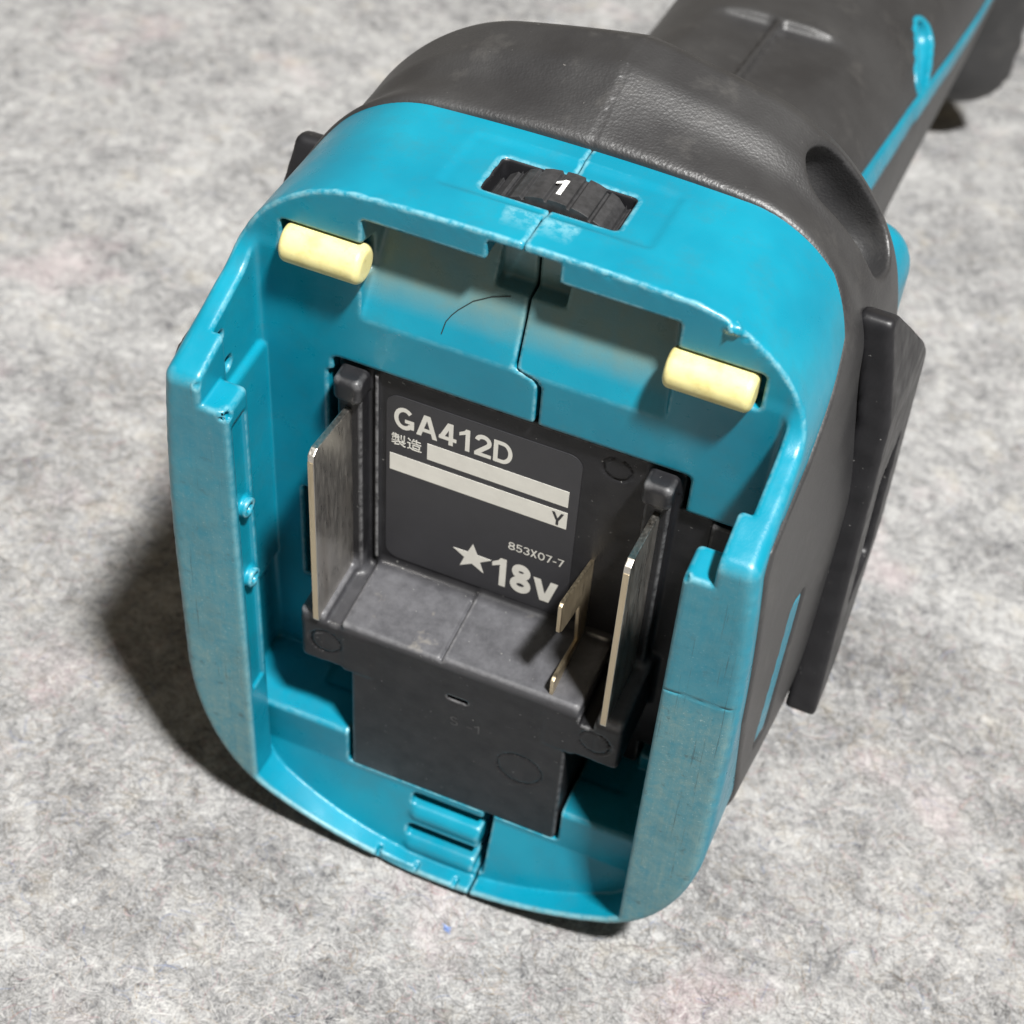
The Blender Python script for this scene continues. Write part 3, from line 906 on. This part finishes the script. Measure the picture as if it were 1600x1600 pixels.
for k in range(10):
    r_ = 3.3 if k % 2 == 0 else 1.35
    a = math.radians(90 + 36 * k); star.append((-4.2 + r_ * math.cos(a), -28.6 + r_ * math.sin(a)))
prism('star_mark', star, 'z', ZP - .01, ZP + .04, M_WHITE, label, 0)
def on_front(x0, x1, y0, y1):
    return lambda u, v, k: np.stack([x0 + u * (x1 - x0), y0 + v * (y1 - y0), 13.34 + k * .006], 1)
M_FAINT = plain('moulded_mark', (.05, .05, .052), .35, .2)
print_text('moulded_lettering', 'S', 0, 0, 0, 0, M_FAINT, block, .12, on_front(-.9, .4, -52.0, -49.8))
print_text('moulded_lettering', '-1', 0, 0, 0, 0, M_FAINT, block, .12, on_front(1.9, 4.0, -52.0, -49.9))

# --- speed dial
def dial():
    R, cy, z0, z1 = 14.0, 23.7, -12.9, -5.3
    pts = []
    n = 27
    for k in range(n):
        for fr, rr in ((.0, R - .5), (.10, R - .5), (.16, R), (.52, R + .03), (.94, R)):
            a = 2 * math.pi * (k + fr) / n + .13
            pts.append((rr * math.sin(a) + .6, cy + rr * math.cos(a)))
    pts = [p for p in pts if p[1] > 33.2]
    pts.sort(key=lambda p: p[0])
    poly = pts + [(pts[-1][0], 33.0), (pts[0][0], 33.0)]
    o = prism('speed_dial', poly, 'z', z0, z1, M_DIAL, grinder, .08, True)
    def fr(u, v, k):
        x = -.75 + u * 1.5
        y = cy + np.sqrt(R * R - (x - .6) ** 2) + .06 + .006 * k
        return from_body(np.stack([x, y, -7.0 - v * 3.7], 1))
    print_text('dial_digit', '1', 0, 0, 0, 0, M_PAINT, o, .2, fr)
M_PAINT = plain('white_paint', (.8, .8, .78), .4, .05)
dial()
def sd_well(x, y, z):
    yb, zb = body(y, z)
    a = box(x, yb, zb, -10.4, 10.4, 31.4, 36.45, -14.2, -4.0, .4)
    return np.maximum(a, -box(x, yb, zb, -9.5, 9.5, 32.2, 60, -13.3, -4.9, .7))
sdf_part('dial_well', sd_well, (-12, 26, -22), (12, 42, 4), .45, M_BLK2, grinder, 2)

# --- a hair caught in the pocket
def hair():
    pts = HAIR
    V, F = [], []
    n = 5
    for i, p in enumerate(pts):
        p = np.array(p, float)
        t = np.array(pts[min(i + 1, len(pts) - 1)], float) - np.array(pts[max(i - 1, 0)], float); t /= np.linalg.norm(t)
        e1 = np.cross(t, (0, .38, .92)); e1 /= np.linalg.norm(e1); e2 = np.cross(t, e1)
        for k in range(n):
            a = 2 * math.pi * k / n; V.append(p + .075 * (math.cos(a) * e1 + math.sin(a) * e2))
    for i in range(len(pts) - 1):
        for k in range(n):
            F.append((i * n + k, i * n + (k + 1) % n, (i + 1) * n + (k + 1) % n, (i + 1) * n + k))
    F += [tuple(range(n - 1, -1, -1)), tuple(range((len(pts) - 1) * n, len(pts) * n))]
    P = np.array(V)
    me = bpy.data.meshes.new('hair_strand'); me.from_pydata(to_world(P).tolist(), [], F)
    at = me.attributes.new('tool', 'FLOAT_VECTOR', 'POINT'); at.data.foreach_set('vector', P.astype(f32).ravel())
    me.materials.append(plain('dark_hair', (.02, .03, .03), .5))
    o = link('hair_strand', me); o['label'] = 'thin dark curved hair lying in the pocket between the yellow bumpers'; o['category'] = 'hair'
HAIR = [(-10.46, 16.74, -0.62), (-10.17, 18.51, -1.35), (-9.55, 19.58, -1.79), (-8.81, 20.51, -2.17), (-6.97, 22.29, -2.90), (-4.49, 23.65, -3.46), (-2.09, 24.39, -3.76)]
hair()
